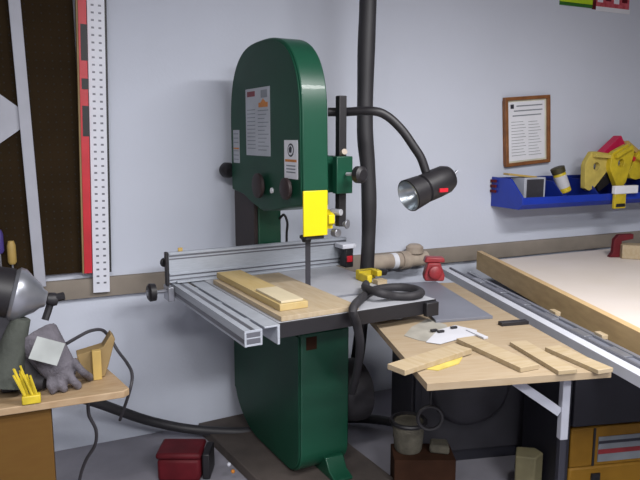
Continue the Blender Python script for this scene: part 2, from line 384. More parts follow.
# ================================================================== WORK LAMP
Y = 2.70
Lp = lambda u, v: aty(u, v, Y)
lamp = thing('work_lamp', ID, Lp(375, 110), 'black gooseneck work lamp with bullet-shaped head held out from the bandsaw', 'lamp')
pts = [V((.0, 2.78, 0)) + V((0, 0, aty(331, 113, 2.78).z))] + [Lp(350, 112), Lp(372, 111), Lp(387, 116), Lp(402, 130), Lp(414, 147), Lp(421, 158), Lp(426, 172)]
pts[0] = aty(328, 112, 2.745); pts[1] = aty(344, 112, 2.745)
part('gooseneck', MB().tube(pts, .018, BLACK, 14), lamp)
c = Lp(430, 186); ax = V((-.82, -.50, -.30)).normalized()
hd = MB().lathe(c - ax*.125, ax, [(h_*.97, r_*.88) for h_, r_ in [(0, .012), (.006, .038), (.02, .058), (.045, .068), (.10, .07), (.165, .068), (.17, .06), (.178, .06), (.18, .07), (.25, .077), (.252, .072), (.18, .05)]], BLACK, 36)
head = part('lamp_head', hd, lamp, 0)
part('reflector', MB().lathe(c + ax*.05, ax, [(0, .016), (.02, .04), (.045, .053), (.071, .063), (.0715, .060), (.046, .050), (.02, .035), (.004, .014)], GLASS, 36), head, 0, 'mirror-bright reflector')
part('bulb', MB().ball(c+ax*.055, .022, BULB), head, 0, 'white glass bulb')
part('switch_knob', MB().tube([c-ax*.13, c-ax*.155+V((0, 0, .012))], .006, STEEL, 8), lamp)
part('red_badge', MB().box(-.022, .022, -.066, -.058, -.006, .010, RED, Mx.Translation(c-ax*.02+V((0, 0, -.022))) @ Mx.Rotation(math.atan2(-ax.y, -ax.x)-0, 4, 'Z')), lamp, .001, 'small red badge')

# ================================================================== DUST HOSE
hy = 3.13
hp = [aty(369, -70, hy), aty(368, 0, hy), aty(366, 60, hy), aty(365, 130, hy), aty(368, 170, hy), aty(369, 215, hy), aty(367, 268, hy), aty(362, 320, hy), aty(356, 365, hy), aty(345, 400, hy-.02), aty(330, 410, hy-.05)]
hm = mat('dust_hose_rubber', '#2b2a2e', .5, var=.1)
hb = MB().tube(hp, lambda t: .043-.012*min(1, t*1.2) + .0012*math.sin(t*420), hm, 18)
hose = solo('dust_hose', hb, ID, 'thick black dust hose hanging vertically behind the bandsaw', 'hose')
hm.node_tree.nodes['Principled BSDF'].inputs['Roughness'].default_value = .55
fh = [aty(60, 392, 2.70), aty(95, 402, 2.80), aty(120, 411, 2.88), aty(150, 421, 2.98), aty(190, 429, 3.05), aty(240, 432, 3.07), V((-.2, 3.16, .03)), V((.05, 3.25, .03)), aty(372, 419, 3.22), aty(400, 424, 3.15), aty(430, 430, 3.05)]
for p_ in fh: p_.z = max(p_.z, .026)
solo('floor_hose', MB().tube(fh, .023, hm, 14), ID, 'black hose sagging to the floor from the left bench and running behind the bandsaw', 'hose')

# ================================================================== BACK WALL THINGS (wall frame, y<0 in front)
pb = MB().box(-2.4, -1.17, -.03, -.012, .905, 2.5, PEG)
for i in range(26):
    for j in range(40): pb.lathe((-1.20-i*.032, -.0302, .93+j*.032+.0), (0, -1, 0), [(0, .004), (.0006, .004)], PEGH, 6) if i < 14 else None
solo('pegboard', pb, WALL, 'dark brown pegboard panel on the wall at the far left', 'pegboard')
solo('white_strip', MB().box(-.022, .024, -.055, -.041, 0, 1.55, GRYW, Mx.Translation((-1.372, 0, .86)) @ Mx.Rotation(R(1.2), 4, 'Y').inverted()), WALL, 'narrow pale grey upright strip in front of the brown pegboard', 'strip', bevel=.002)
solo('white_card', MB().prism([(-1.60, 1.40), (-1.60, 1.78), (-1.37, 1.60), (-1.365, 1.57)], -.040, -.032, GRYW, 'y'), WALL, 'pale pointed card on the pegboard at the left edge of the picture', 'card')
def tilt(mb, x, z, deg, dx=0):
    Tm = Mx.Translation((x+dx, 0, z)) @ Mx.Rotation(R(deg), 4, 'Y') @ Mx.Translation((-x, 0, -z))
    for v in mb.bm.verts: v.co = Tm @ v.co
    return mb
lv = thing('spirit_level', WALL, (-1.155, -.03, .9), 'tall red spirit level hanging beside the white slotted standard', 'level')
b = MB().box(-1.180, -1.146, -.066, -.034, .905, 2.4, RED)
b.box(-1.188, -1.1805, -.066, -.034, .905, 2.4, TAN)
tilt(b, -1.165, 1.5, 1.75, .009); part('body', b, lv, .001)
for z0, z1 in ((1.83, 1.98), (1.71, 1.755), (1.51, 1.64), ): part('dark_window', tilt(MB().box(-1.172, -1.145, -.0672, -.0658, z0, z1, BLACK), -1.165, 1.5, 1.75, .009), lv, 0, 'black window in the red body')
ss = thing('shelf_standard', WALL, (-1.09, -.05, .82), 'white slotted metal shelf standard upright on the wall beside the red level', 'shelf standard')
b = MB().box(-1.133, -1.062, -.052, -.045, .81, 2.42, WHT).box(-1.133, -1.129, -.045, -.0305, .81, 2.42, WHT).box(-1.066, -1.062, -.045, -.0305, .81, 2.42, WHT)
for j in range(50):
    for x in (-1.118, -1.088):
        b.box(x, x+.012, -.0526, -.052, .85+j*.031, .858+j*.031, ALUD)
tilt(b, -1.1, 1.5, 1.75); part('channel', b, ss)
part('shadow_strip', tilt(MB().box(-1.0615, -1.052, -.045, -.001, .90, 2.42, BLACK), -1.1, 1.5, 1.75), ss, 0, 'thin black strip standing in for a shadow')  # shadow along the standard, built as a black strip
for nm, z, x, m1, m2 in (('screwdriver', 1.02, -1.52, PURPLE, STEEL), ('screwdriver', .97, -1.475, TANL, STEEL)):
    lab = 'purple handled screwdriver hanging on pegboard at the left edge' if m1 is PURPLE else 'tan handled screwdriver low on the pegboard at the left edge'
    t = thing(nm, WALL, (x, -.05, z-.1), lab, 'screwdriver')
    part('handle', MB().lathe((x, -.05, z), (0, 0, 1), [(0, .012), (.01, .018), (.08, .018), (.1, .012)], m1, 12), t)
    part('shank', MB().tube([(x, -.05, z-.1), (x, -.05, z)], .004, m2, 8), t)
# framed notice
cert = thing('framed_notice', WALL, (1.365, -.02, 1.34), 'thin brown wooden frame holding a printed page, hung crooked on the wall', 'picture frame')
T = Mx.Translation((1.365, 0, 1.545)) @ Mx.Rotation(R(-4.3), 4, 'Y')
w, h = .172, .203
fm = MB().box(-w, w, -.03, -.004, h-.02, h, FRW, T).box(-w, w, -.03, -.004, -h, -h+.02, FRW, T).box(-w, -w+.02, -.03, -.004, -h+.02, h-.02, FRW, T).box(w-.02, w, -.03, -.004, -h+.02, h-.02, FRW, T)
part('frame', fm, cert, .002)
pg = MB().box(-w+.02, w-.02, -.015, -.006, -h+.02, h-.02, mat('notice_mat', '#c9c8b4', .7), T).box(-w+.032, w-.034, -.0165, -.015, -h+.03, h-.03, LABELW, T)
pg.box(-.125, -.10, -.018, -.0165, .135, .16, DKP, T)
for i, (x0, x1) in enumerate(((-.08, .12), (-.10, .12), (-.11, .11))): pg.box(x0, x1, -.0175, -.0165, .145-i*.028, .152-i*.028, GRYP, T)
for i in range(12):
    z = .055-i*.018; pg.box(-.12, -.03+.01*(i % 3), -.0175, -.0165, z, z+.003, GRYP, T).box(.01, .08+.01*(i % 4), -.0175, -.0165, z-.004, z-.001, GRYP, T)
part('page', pg, cert)
# poster at the upper right
po = thing('poster', WALL, (1.87, -.005, 2.28), 'bright lime and pinkish red poster high on the wall, cut by the top edge', 'poster')
part('sheet', MB().box(1.58, 1.845, -.006, -.001, 2.31, 2.62, LIME).box(1.58, 1.845, -.006, -.001, 2.29, 2.31, LEAF).box(1.845, 1.875, -.006, -.001, 2.285, 2.62, REDD).box(1.875, 2.16, -.006, -.001, 2.305, 2.62, PINK).box(1.875, 2.17, -.006, -.001, 2.278, 2.305, LABELW), po)
b = MB()
for i in range(4): b.box(1.885+i*.07, 1.93+i*.07, -.008, -.006, 2.33+.012*(i % 2), 2.40, (LABELW, REDD)[i % 2])
part('print', b, po)
# blue parts tray
tr = thing('parts_tray', WALL, (1.8, -.14, 1.10), 'long blue plastic parts tray with dividers fixed to the wall below the frame', 'tray')
sA, sB = 1.125, 2.75; D = -.27
side = [(-.002, 1.10), (-.24, 1.10), (D, 1.13), (D, 1.172), (-.17, 1.27), (-.002, 1.275)]
def side_panel(x, th): return MB().prism([(p[0], p[1]) for p in side], x, x+th, BLUE, 'x')
part('bottom_panel', MB().prism([(-.002, 1.101), (-.24, 1.101), (D+.001, 1.13), (D+.001, 1.17), (D+.009, 1.17), (D+.009, 1.135), (-.238, 1.11), (-.002, 1.11)], sA+.011, sB, BLUE, 'x'), tr, .001)
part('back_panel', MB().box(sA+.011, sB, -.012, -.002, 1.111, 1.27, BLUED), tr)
part('end_panel', side_panel(sA, .01), tr, .002)
part('end_panel', side_panel(sB+.001, .01), tr, .002)
for x in (1.44, 1.72, 2.0, 2.28, 2.5):
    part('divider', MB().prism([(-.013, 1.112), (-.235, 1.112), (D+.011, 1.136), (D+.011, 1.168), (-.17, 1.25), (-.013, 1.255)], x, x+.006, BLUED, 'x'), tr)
for z in (1.255, 1.225, 1.195): part('hanging_lug', MB().box(sA-.012, sA-.001, -.05, -.004, z-.012, z+.004, REDD), tr, .001, 'dark red hanging lug')
# tray contents
def put(name, mb, label, cat, group=None, bevel=.002): return solo(name, mb, WALL, label, cat, group, bevel)
A_, B_ = WP(523, 195, .2), WP(545, 178, .2)
CTN = mat('grey_carton', '#a9adb8', .6)
bx = thing('carton', WALL, ((A_.x+B_.x)/2, -.16, 1.112), 'small open white carton with dark inside in the left compartment of the blue tray', 'carton')
xa, xb, zt = A_.x, B_.x, B_.z+.005; xm = xa+(xb-xa)*.12
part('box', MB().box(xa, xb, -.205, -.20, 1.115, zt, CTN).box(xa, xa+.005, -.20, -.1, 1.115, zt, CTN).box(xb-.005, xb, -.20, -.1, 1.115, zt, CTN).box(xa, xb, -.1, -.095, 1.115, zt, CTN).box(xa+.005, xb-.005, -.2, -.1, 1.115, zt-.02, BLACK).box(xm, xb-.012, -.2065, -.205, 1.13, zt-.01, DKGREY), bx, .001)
put('wood_shim', MB().bar(tuple(WP(506, 174, .12)), tuple(WP(534, 177, .15)), .06, .012, TANL), 'thin tan wood shim lying across the left end of the blue tray', 'wood strip')
p0 = WP(565, 192, .19); p0.z = max(p0.z, 1.13); axb = (WP(557, 167, .17)-WP(565, 192, .19)); Lb = axb.length; axb.normalize()
cn = thing('adhesive_bottle', WALL, tuple(p0), 'tilted yellow bottle with white label and dark cap standing in the blue tray', 'bottle')
part('bottle_body', MB().lathe(p0, axb, [(0, .034), (.005, .038), (Lb*.7, .038), (Lb*.76, .034)], YELP, 20), cn)
part('bottle_label', MB().lathe(p0+axb*.03, axb, [(0, .0386), (.075, .0386)], PAPER, 20), cn, 0, 'white label')
part('cap', MB().lathe(p0+axb*Lb*.765, axb, [(0, .04), (Lb*.2, .042), (Lb*.22, .034)], mat('dark_olive_cap', '#3a3620', .5), 16), cn)
def corner_clamp(x, z, rot, label, sc=1.0, y=-.2, m=YELT):
    T = Mx.Translation((x, y, z)) @ Mx.Rotation(rot, 4, 'Y') @ Mx.Scale(sc, 4)
    t = thing('corner_clamp', WALL, (x, y, z-.06), label, 'clamp', None)
    b = MB()
    out = [(-.07, -.08), (-.03, -.08), (.075, .04), (.06, .08), (-.05, .085), (-.085, .03)]
    hole = arc(-.018, .022, .018, .018, 0, 360, 8)[:-1]
    # ring plate built as quads between outline and hole
    n = 24; ring_o = []; ring_i = []
    for k in range(n):
        a = 2*PI*k/n; d = V((math.cos(a), math.sin(a))); best = 9
        for i in range(len(out)):
            p, q = V(out[i])-V((-.018, .022)), V(out[(i+1) % len(out)])-V((-.018, .022)); e = q-p
            den = d.x*e.y-d.y*e.x
            if abs(den) < 1e-9: continue
            tt_ = (p.x*e.y-p.y*e.x)/den; uu = (p.x*d.y-p.y*d.x)/den
            if tt_ > 0 and -1e-6 <= uu <= 1+1e-6: best = min(best, tt_)
        ring_o.append((-.018+d.x*best, .022+d.y*best)); ring_i.append((-.018+d.x*.018, .022+d.y*.018))
    vs = [(p[0], yy, p[1]) for yy in (-.012, .012) for r_ in (ring_o, ring_i) for p in r_]
    fs = []
    for k in range(n):
        k2 = (k+1) % n
        fs += [(k, k2, n+k2, n+k), (2*n+k, 3*n+k, 3*n+k2, 2*n+k2), (k, 2*n+k, 2*n+k2, k2), (n+k, n+k2, 3*n+k2, 3*n+k)]
    b._faces(vs, fs, m, False, T)
    part('plate', b, t, .002)
    part('rib', MB().box(-.05, .05, -.03, -.0125, .06, .075, m, T), t, .001)
    return t
q = WP(597, 172, .19); corner_clamp(q.x, q.z, R(4), 'pale yellow corner clamp with a round hole leaning at the left of the yellow pile', 1.45, -.19)
q = WP(623, 166, .222); corner_clamp(q.x, q.z, R(-24), 'bright yellow clamp plate in the middle of the pile in front of the magenta card', 1.45, -.222, YELP)
q = WP(643, 170, .16); corner_clamp(q.x, q.z, R(40), 'yellow clamp plate cut by the right edge of the picture', 1.5, -.16, YELP)
q = WP(614, 150, .12); T = Mx.Translation((q.x, -.12, q.z)) @ Mx.Rotation(R(-36), 4, 'Y')
put('magenta_box', MB().box(-.11, .07, -.03, .03, -.05, .06, MAG, T), 'magenta red box tilted on top of the yellow clamps in the tray', 'box')
q = WP(636, 152, .14); T = Mx.Translation((q.x, -.14, q.z)) @ Mx.Rotation(R(30), 4, 'Y')
put('yellow_bar', MB().box(-.12, .14, -.02, .02, -.014, .014, TANL, T), 'upper tan bar sloping down right over the tray pile', 'bar')
q = WP(634, 161, .15); T = Mx.Translation((q.x, -.16, q.z)) @ Mx.Rotation(R(24), 4, 'Y')
put('red_bar', MB().box(-.12, .14, -.018, .018, -.014, .014, RED, T), 'red bar sloping below the tan bar at the right edge', 'bar')
q = WP(607, 183, .21); T = Mx.Translation((q.x, -.17, q.z)) @ Mx.Rotation(R(-30), 4, 'Y')
put('black_wedge', MB().box(-.06, .07, -.015, .015, -.03, .035, BLACK, T), 'black block behind the leaning pale yellow clamp in the tray', 'block')
qa, qb = WP(614, 186, .29), WP(636, 193, .29); qc, qd = WP(614, 194, .29), WP(624, 208, .29)
hk = thing('trigger_clamp', WALL, (qa.x, -.295, qd.z), 'white and yellow trigger clamp hanging over the tray front edge', 'clamp')
part('jaw', MB().box(qa.x, qb.x, -.305, -.275, qb.z, qa.z, LABELW), hk, .004, 'white jaw')
part('handle', MB().box(qc.x, qd.x, -.30, -.28, qd.z, qb.z-.001, YELP).box(qc.x+.01, qd.x-.01, -.306, -.3, qd.z+.01, qd.z+.03, BLACK), hk, .003, 'yellow handle')

# beige pipe fittings along the ledge
pf = thing('pipe_fitting', WALL, (.47, -.07, .80), 'dusty beige pipe with white band lying along the wall ledge behind the saw', 'pipe')
part('pipe', MB().tube([(.26, -.075, .835), (.62, -.075, .835)], .042, CREAM, 20), pf)
part('band', MB().lathe((.395, -.075, .835), (1, 0, 0), [(0, .0445), (.03, .0445)], LABELW, 24), pf, 0, 'white band')
part('collar', MB().lathe((.455, -.075, .835), (1, 0, 0), [(0, .05), (.05, .05)], CREAM, 24), pf, .002)
part('cap', MB().lathe((.545, -.075, .82), (0, 0, 1), [(0, .035), (.05, .037), (.052, .05), (.085, .048), (.10, .03)], CREAM, 20), pf)

# ================================================================== FRONT PLYWOOD BENCH ON THE RIGHT (RT frame: x right, y away)
ZB = .78
bench = thing('work_surface', RT, (.3, .6, 0), 'pale plywood work surface strewn with wood scraps, right of the bandsaw', 'workbench')
part('top', MB().prism([(0, 0), (.61, 0), (.60, 1.28), (.27, 1.28), (.22, 1.12), (.02, 1.08)], ZB-.024, ZB, PLYB), bench, .001)
def rv(u, v, yy):
    Ti = RT.inverted(); o = Ti @ V((0, 0, H)); r = Ti.to_3x3() @ ray(u, v); return o + r*((yy-o.y)/r.y)
lg = rv(565, 383, .12)
zl = rv(562, 438, .12).z
part('leg', MB().box(lg.x-.014, lg.x+.014, .105, .13, zl, ZB-.0245, GRYW), bench, .002, 'grey metal upper leg')
part('leg_shaded', MB().box(lg.x-.012, lg.x+.012, .107, .128, 0, zl-.0005, NAVY), bench, .002, 'lower leg coloured dark to fade into the shade')  # lower half of the same leg, darkened to sink into the shade
part('brace', MB().bar((rv(503, 384, .11).x, .117, ZB-.03), (lg.x-.016, .117, rv(558, 413, .11).z), .010, .03, GRYW), bench, 0, 'grey diagonal brace')
for x, y in ((.275, .895), ): part('leg', MB().box(x, x+.03, y, y+.03, 0, ZB-.0245, NAVY), bench, .002)
solo('grey_sheet', MB().prism([(.25, .60), (.50, .62), (.50, 1.27), (.30, 1.27)], ZB+.0005, ZB+.012, GREYSH), RT, 'flat grey metal sheet lying on the plywood work surface behind the papers', 'sheet', bevel=.001)

def plank(name, P, Q, w, th, z, m, label, cat, group=None):
    p = atz(*P, z+th); q = atz(*Q, z+th); d = (q-p); L = d.length; ang = math.atan2(d.y, d.x)
    Tm = Mx.Translation(V((p.x, p.y, 0))) @ Mx.Rotation(ang, 4, 'Z')
    return solo(name, MB().box(0, L, -w/2, w/2, z, z+th, m), Tm, label, cat, group, .001)
g = 'wood scraps on the plywood work surface'
plank('wood_scrap', (396, 367), (463, 346), .075, .018, ZB+.0035, BIRCH, 'pale scrap strip overhanging the left edge of the plywood surface', 'wood strip', g)
plank('wood_scrap', (465, 337), (530, 366), .075, .016, ZB+.001, BIRCH, 'wide pale scrap strip directly right of the white papers', 'wood strip', g)
plank('wood_scrap', (518, 341), (568, 370), .065, .014, ZB+.001, BIRCH, 'middle of the three slanting scrap strips at the right', 'wood strip', g)
plank('wood_scrap', (552, 346), (606, 369), .06, .014, ZB+.001, BIRCH, 'rightmost scrap strip at the far right corner of the plywood surface', 'wood strip', g)
solo('yellow_veneer', MB().prism([atz(*q, ZB)[:2] for q in ((422, 369), (440, 358), (465, 353), (459, 364), (438, 371))], ZB+.0005, ZB+.003, YELT), ID, 'thin yellow veneer sheet lying beneath the left scrap strip', 'veneer')
solo('grey_paper', MB().prism([atz(*q, ZB)[:2] for q in ((404, 336), (412, 327), (428, 319), (446, 325), (452, 334), (437, 343), (420, 341))], ZB+.0005, ZB+.002, PAPERG), ID, 'crinkled grey-beige paper on the plywood surface left of white paper', 'paper')
solo('white_paper', MB().prism([atz(*q, ZB)[:2] for q in ((426, 343), (438, 331), (455, 326), (477, 331), (476, 336), (458, 340), (440, 345))], ZB+.0025, ZB+.004, PAPER), ID, 'white paper sheet lying partly over the grey paper', 'paper')
for q, l in (((434, 333), 'small dark clip on the grey paper, the left one of three'), ((441, 334), 'small dark clip between the grey and white papers'), ((454, 330), 'small dark clip on the white paper, the right one of three')):
    c_ = atz(*q, ZB); solo('small_clip', MB().bar((c_.x-.012, c_.y, ZB+.009), (c_.x+.012, c_.y+.01, ZB+.009), .012, .008, BLACK), ID, l, 'clip', 'dark clips on the papers', .001)
plank('black_bar', (500, 322), (527, 320), .03, .014, ZB+.0005, BLACK, 'short black bar near the back right of the plywood surface', 'bar')
plank('white_strip_piece', (468, 329), (486, 337), .02, .008, ZB+.001, PAPER, 'short white plastic strip right of the papers', 'strip')
c_ = atz(394, 318, ZB); solo('grey_block', MB().box(c_.x-.03, c_.x+.03, c_.y-.03, c_.y+.03, ZB+.0005, ZB+.02, STEEL), ID, 'small grey metal block at the back left of the plywood surface', 'block', bevel=.003)

# rails between the two surfaces
rb = MB().box(.66, .70, -.15, 1.60, ZB-.035, ZB+.004, GRYW2).box(.70, .7115, -.15, 1.60, ZB-.035, ZB+.012, ALUD)
solo('saw_rail', rb, RT, 'long bright white metal rail along the right side of the plywood surface', 'rail', bevel=.002)
tk = thing('slotted_track', RT, (.77, .6, ZB), 'long grey slotted track between the white rail and the wooden edging', 'track')
b = MB().box(.712, .80, -.15, 1.50, ZB-.035, ZB-.005, GREYSH).box(.712, .722, -.15, 1.50, ZB-.005, ZB+.005, STEEL).box(.765, .775, -.15, 1.5, ZB-.005, ZB+.004, STEEL)
part('rail_body', b, tk, .001)
for k in range(7): part('cross_plate', MB().box(.7225, .7645, -.12+k*.23, -.02+k*.23, ZB-.0045, ZB+.001, STEEL), tk, .001)
for k, y in enumerate((.30, .62)):
    part('block', MB().box(.776, .80, y, y+.05, ZB-.0045, ZB+.014, BIRCH), tk, .002, 'small wooden block')
for y in (-.1, 1.38): part('support', MB().box(.735, .775, y, y+.04, 0, ZB-.0355, NAVY), tk, .003)

# big assembly table
at = thing('assembly_table', ID, (1.9, 3.0, 0), 'large pale board table with raised wooden edging, at the right against the wall', 'table')
part('table_top', MB().prism([(1.19, 1.75), (3.0, 1.95), (3.0, 4.72), (.985, 3.80), (.985, 3.6)], ZB-.03, ZB, MDF), at, .001)
def bt(x, y, z=0): v = BT @ V((x, y, z)); return (v.x, v.y)
part('edging', MB().prism([bt(-.012, -.38), bt(.02, -.38), bt(.02, 1.62), bt(-.012, 1.62)], ZB-.05, .84, EDGEW), at, .002, 'tan wooden edging board')
for x, y in ((1.3, 1.95), (2.8, 2.2), (1.25, 3.6), (2.8, 4.4)): part('leg', MB().box(x-.04, x+.04, y-.04, y+.04, 0, ZB-.0305, NAVY), at, .003)

def red_clamp(c, s, label):
    T = Mx.Translation(c) @ Mx.Scale(s, 4)
    t = thing('pipe_clamp', ID, c, label, 'clamp')
    part('jaw', MB().prism([(-.055, .10), (.055, .10), (.05, .125), (-.045, .13)], -.03, .03, REDC, 'y', T=T).prism([(-.035, .099), (.03, .099), (.055, .03), (.05, .002), (-.05, .002), (-.055, .03)], -.035, .035, REDC, 'y', T=T), t, .006)
    part('boss', MB().lathe(V(c)+V((0, -.036*s, .05*s)), (.1, -1, 0), [(0, .034*s), (.015, .034*s), (.02, .026*s)], REDC, 20), t)
    return t
c_ = atz(434, 281, ZB+.013); red_clamp((c_.x, c_.y+.02, ZB+.0125), .95, 'red iron clamp head standing at the back end of the grey sheet')
c_ = atz(616, 257, ZB); 
t = thing('bar_clamp', ID, (c_.x, c_.y, ZB), 'dark red bar clamp on the big table against the wall at far right', 'clamp')
part('jaw', MB().prism([(-.05, .001), (.035, .001), (.03, .03), (.02, .10), (.09, .115), (.09, .145), (0, .14), (-.025, .11), (-.03, .03)], -.02, .02, REDD, 'y', T=Mx.Translation((c_.x, c_.y, ZB))), t, .004)
c2 = atz(632, 262, ZB)
solo('wood_block', MB().prism([(c2.x-.015, c2.y+.10), (c2.x+.35, c2.y-.02), (c2.x+.35, c2.y+.10), (c2.x+.0, c2.y+.2)], ZB+.001, ZB+.085, BIRCH), ID, 'pale wooden block beside the dark red clamp on the big table', 'wood block', bevel=.003)

# under the right benches
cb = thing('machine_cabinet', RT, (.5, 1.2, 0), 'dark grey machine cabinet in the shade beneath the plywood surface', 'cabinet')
part('body', MB().box(.27, .93, .93, 1.25, .05, ZB-.06, DKGREY), cb, .01)  # body widened so its dark front fills in the shade under the bench
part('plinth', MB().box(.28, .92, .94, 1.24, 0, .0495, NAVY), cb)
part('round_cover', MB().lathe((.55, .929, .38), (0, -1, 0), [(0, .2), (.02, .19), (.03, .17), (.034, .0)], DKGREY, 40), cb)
pc = RT.inverted() @ atz(570, 466, .165); x0, yy = pc.x, pc.y
u_ = thing('storage_unit', RT, (x0+.6, yy+.2, 0), 'dark navy storage unit with an open lower bay beneath the big table', 'storage unit')
part('side_panel', MB().box(x0-.03, x0-.01, yy, yy+.35, 0, .70, NAVY), u_, .002)
part('side_panel', MB().box(x0+1.25, x0+1.27, yy, yy+.35, 0, .70, NAVY), u_, .002)
part('carcass', MB().box(x0-.0095, x0+1.2495, yy+.01, yy+.35, .335, .70, NAVY), u_, .003)
for k in range(2): part('door', MB().box(x0-.005+.63*k, x0+.61+.63*k, yy-.012, yy+.0095, .34, .695, NAVY), u_, .003)
part('back_panel', MB().box(x0-.0095, x0+1.2495, yy+.335, yy+.35, 0, .3345, NAVY), u_)
t1 = thing('tool_case', RT, (x0+.2, yy+.12, .002), 'yellow tool case on the floor, lower of the two at right', 'case', 'yellow tool cases')
part('case_body', MB().box(x0-.0, x0+.44, yy+.005, yy+.26, .002, .15, AMBER), t1, .01)
part('latch', MB().box(x0+.1, x0+.14, yy-.003, yy+.0045, .08, .12, BLACK), t1)
t2 = thing('tool_case', RT, (x0+.2, yy+.12, .152), 'yellow tool case with grey and red striped panel, on top of another', 'case', 'yellow tool cases')
part('case_body', MB().box(x0, x0+.44, yy+.005, yy+.26, .152, .325, AMBER), t2, .006)
part('striped_panel', MB().box(x0+.125, x0+.43, yy+.001, yy+.0045, .17, .28, GRYP).box(x0+.125, x0+.43, yy-.0005, yy+.001, .205, .225, REDC).box(x0+.125, x0+.43, yy-.0005, yy+.001, .25, .262, DKP), t2, 0, 'grey panel with red and dark stripes')
part('strap', MB().box(x0+.10, x0+.11, yy+.001, yy+.0045, .155, .32, BLACK), t2)
# clutter on the floor
c_ = atz(531, 470, .08)
solo('wood_chunk', MB().prism([(-.06, -.03), (.02, -.05), (.07, .0), (.05, .05), (-.03, .06)], .0, .16, mat('pale_wood_chunk', '#736c50', .8, var=.15), T=Mx.Translation((c_.x-.02, c_.y, 0))), ID, 'pale angular chunk of wood on the floor under the plywood surface', 'wood chunk', bevel=.006)
c_ = atz(408, 449, 0.161)
bk = thing('waste_bucket', ID, (c_.x, c_.y, .161), 'beige bucket with a dark rim standing on the brown box under the plywood surface', 'bucket')
part('pail', MB().lathe((c_.x, c_.y, .161), (0, 0, 1), [(0, .055), (.01, .06), (.13, .072), (.135, .068), (.125, .06)], RAGG, 28), bk)
part('rim_ring', MB().tube([(c_.x+.074*math.cos(a*PI/8), c_.y+.074*math.sin(a*PI/8), .292) for a in range(17)], .01, BLACK, 8, sm=False), bk)
solo('cardboard_box', MB().box(c_.x-.07, c_.x+.19, c_.y-.10, c_.y+.055, 0, .16, CARD), ID, 'dark brown cardboard box on the floor right of the bandsaw base', 'box', bevel=.003)
solo('folded_rag', MB().prism([(c_.x+.085, c_.y-.04), (c_.x+.17, c_.y-.06), (c_.x+.175, c_.y+.02), (c_.x+.10, c_.y+.03)], .161, .20, RAGG), ID, 'small pale folded rag on the brown box beside the bucket', 'rag', bevel=.01)
hc = aty(430, 418, 2.40)
solo('hanging_coil', MB().tube([(hc.x+.048*math.cos(a*PI/8), 2.40, hc.z+.048*math.sin(a*PI/8)) for a in range(17)] , .008, BLACK, 8, sm=False).tube([(hc.x, 2.40, hc.z+.048), (hc.x+.005, 2.40, .6), (hc.x, 2.40, ZB-.026)], .004, BLACK, 6, sm=False), ID, 'black coil of cord hanging under the plywood surface', 'cord')
# red box left of the saw
rp = atz(181, 480, 0)
rbx = thing('red_toolbox', ID, (rp.x, rp.y+.08, 0), 'dark red plastic box on the floor left of the bandsaw', 'box')
part('body', MB().box(rp.x-.10, rp.x+.09, rp.y-.02, rp.y+.13, 0.001, .105, REDD), rbx, .015)
part('lid', MB().box(rp.x-.105, rp.x+.095, rp.y-.025, rp.y+.135, .106, .135, REDD), rbx, .012)
part('side_panel', MB().box(rp.x+.0955, rp.x+.13, rp.y-.0, rp.y+.13, 0.001, .12, BLACK), rbx, .006, 'black side panel')
for i, (u, v, m, l) in enumerate(((229, 466, WHT, 'tiny white plastic scrap on the dark base board'), (233, 473, ORG, 'tiny orange scrap on the dark base board'))):
    c_ = atz(u, v, .05); solo('plastic_scrap', MB().ball((c_.x, c_.y, .058), .009, m, 8), ID, l, 'scrap')

# ================================================================== LEFT BENCH (LB frame: x toward right end, y toward wall)
ZL = .66
lb = thing('left_bench', LB, (-.4, .2, 0), 'light wooden bench with orange wood cabinet, lower left corner', 'workbench')
part('top', MB().prism([(-1.2, 0), (-.02, 0), (.0, .02), (-.03, .16), (-.09, .42), (-1.2, .42)], ZL-.025, ZL, BENCHW), lb, .003)
def lp(u, v, z=ZL): return LB.inverted() @ atz(u, v, z)
def lq(u, v, yy): # on plane y=yy of LB frame
    Ti = LB.inverted(); o = Ti @ V((0, 0, H)); r = Ti.to_3x3() @ ray(u, v); return o + r*((yy-o.y)/r.y)
part('cabinet', MB().box(-1.15, lq(53, 440, .02).x, .02, .40, .0, ZL-.0255, ORW), lb, .003, 'orange-brown wooden cabinet body')
# metal powered tool
Yt = .16
tl = thing('drill_motor', LB, (lq(15, 400, Yt).x, Yt, ZL), 'silver cone-shaped power tool with black knob standing over the left bench', 'power tool')
c0 = lq(-14, 289, Yt); c1 = lq(45, 299, Yt); dd = (c1-c0)
part('housing', MB().lathe(c0+dd*.42, dd, [(0, .08), (.012, .09), (.03, .088), (dd.length*.3, .068), (dd.length*.45, .05), (dd.length*.52, .034), (dd.length*.6, .026)], STEEL, 36), tl, 0, 'polished metal cone housing')
part('motor_end', MB().lathe(c0, dd, [(0, .08), (.01, .08), (dd.length*.415, .083)], BLACK, 30), tl, 0, 'black motor end')
kp = lq(51, 299, Yt)
part('chuck', MB().lathe(kp-dd.normalized()*.012, dd, [(0, .02), (.02, .024), (.035, .018)], BLACK, 16).tube([kp, lq(49, 308, Yt), lq(45, 320, Yt-.01)], .012, BLACK, 8).tube([kp, lq(64, 296, Yt-.01)], .014, BLACK, 8), tl)
pst = lq(8, 320, Yt)
part('stand_column', MB().box(pst.x-.035, pst.x+.02, Yt-.03, Yt+.03, ZL+.001, pst.z+.045, DKGREY), tl, .006)
# cloth bag
bgp = [lq(6, 392, .10), lq(10, 360, .12), lq(16, 335, .13), lq(22, 318, .13)]
solo('cloth_bag', MB().tube([V((bgp[0].x, .09, ZL+.03)), bgp[1], bgp[2], bgp[3]], lambda t: .058-.03*t, SACK, 18), LB, 'grey-green cloth bag slumped under the silver tool', 'bag')
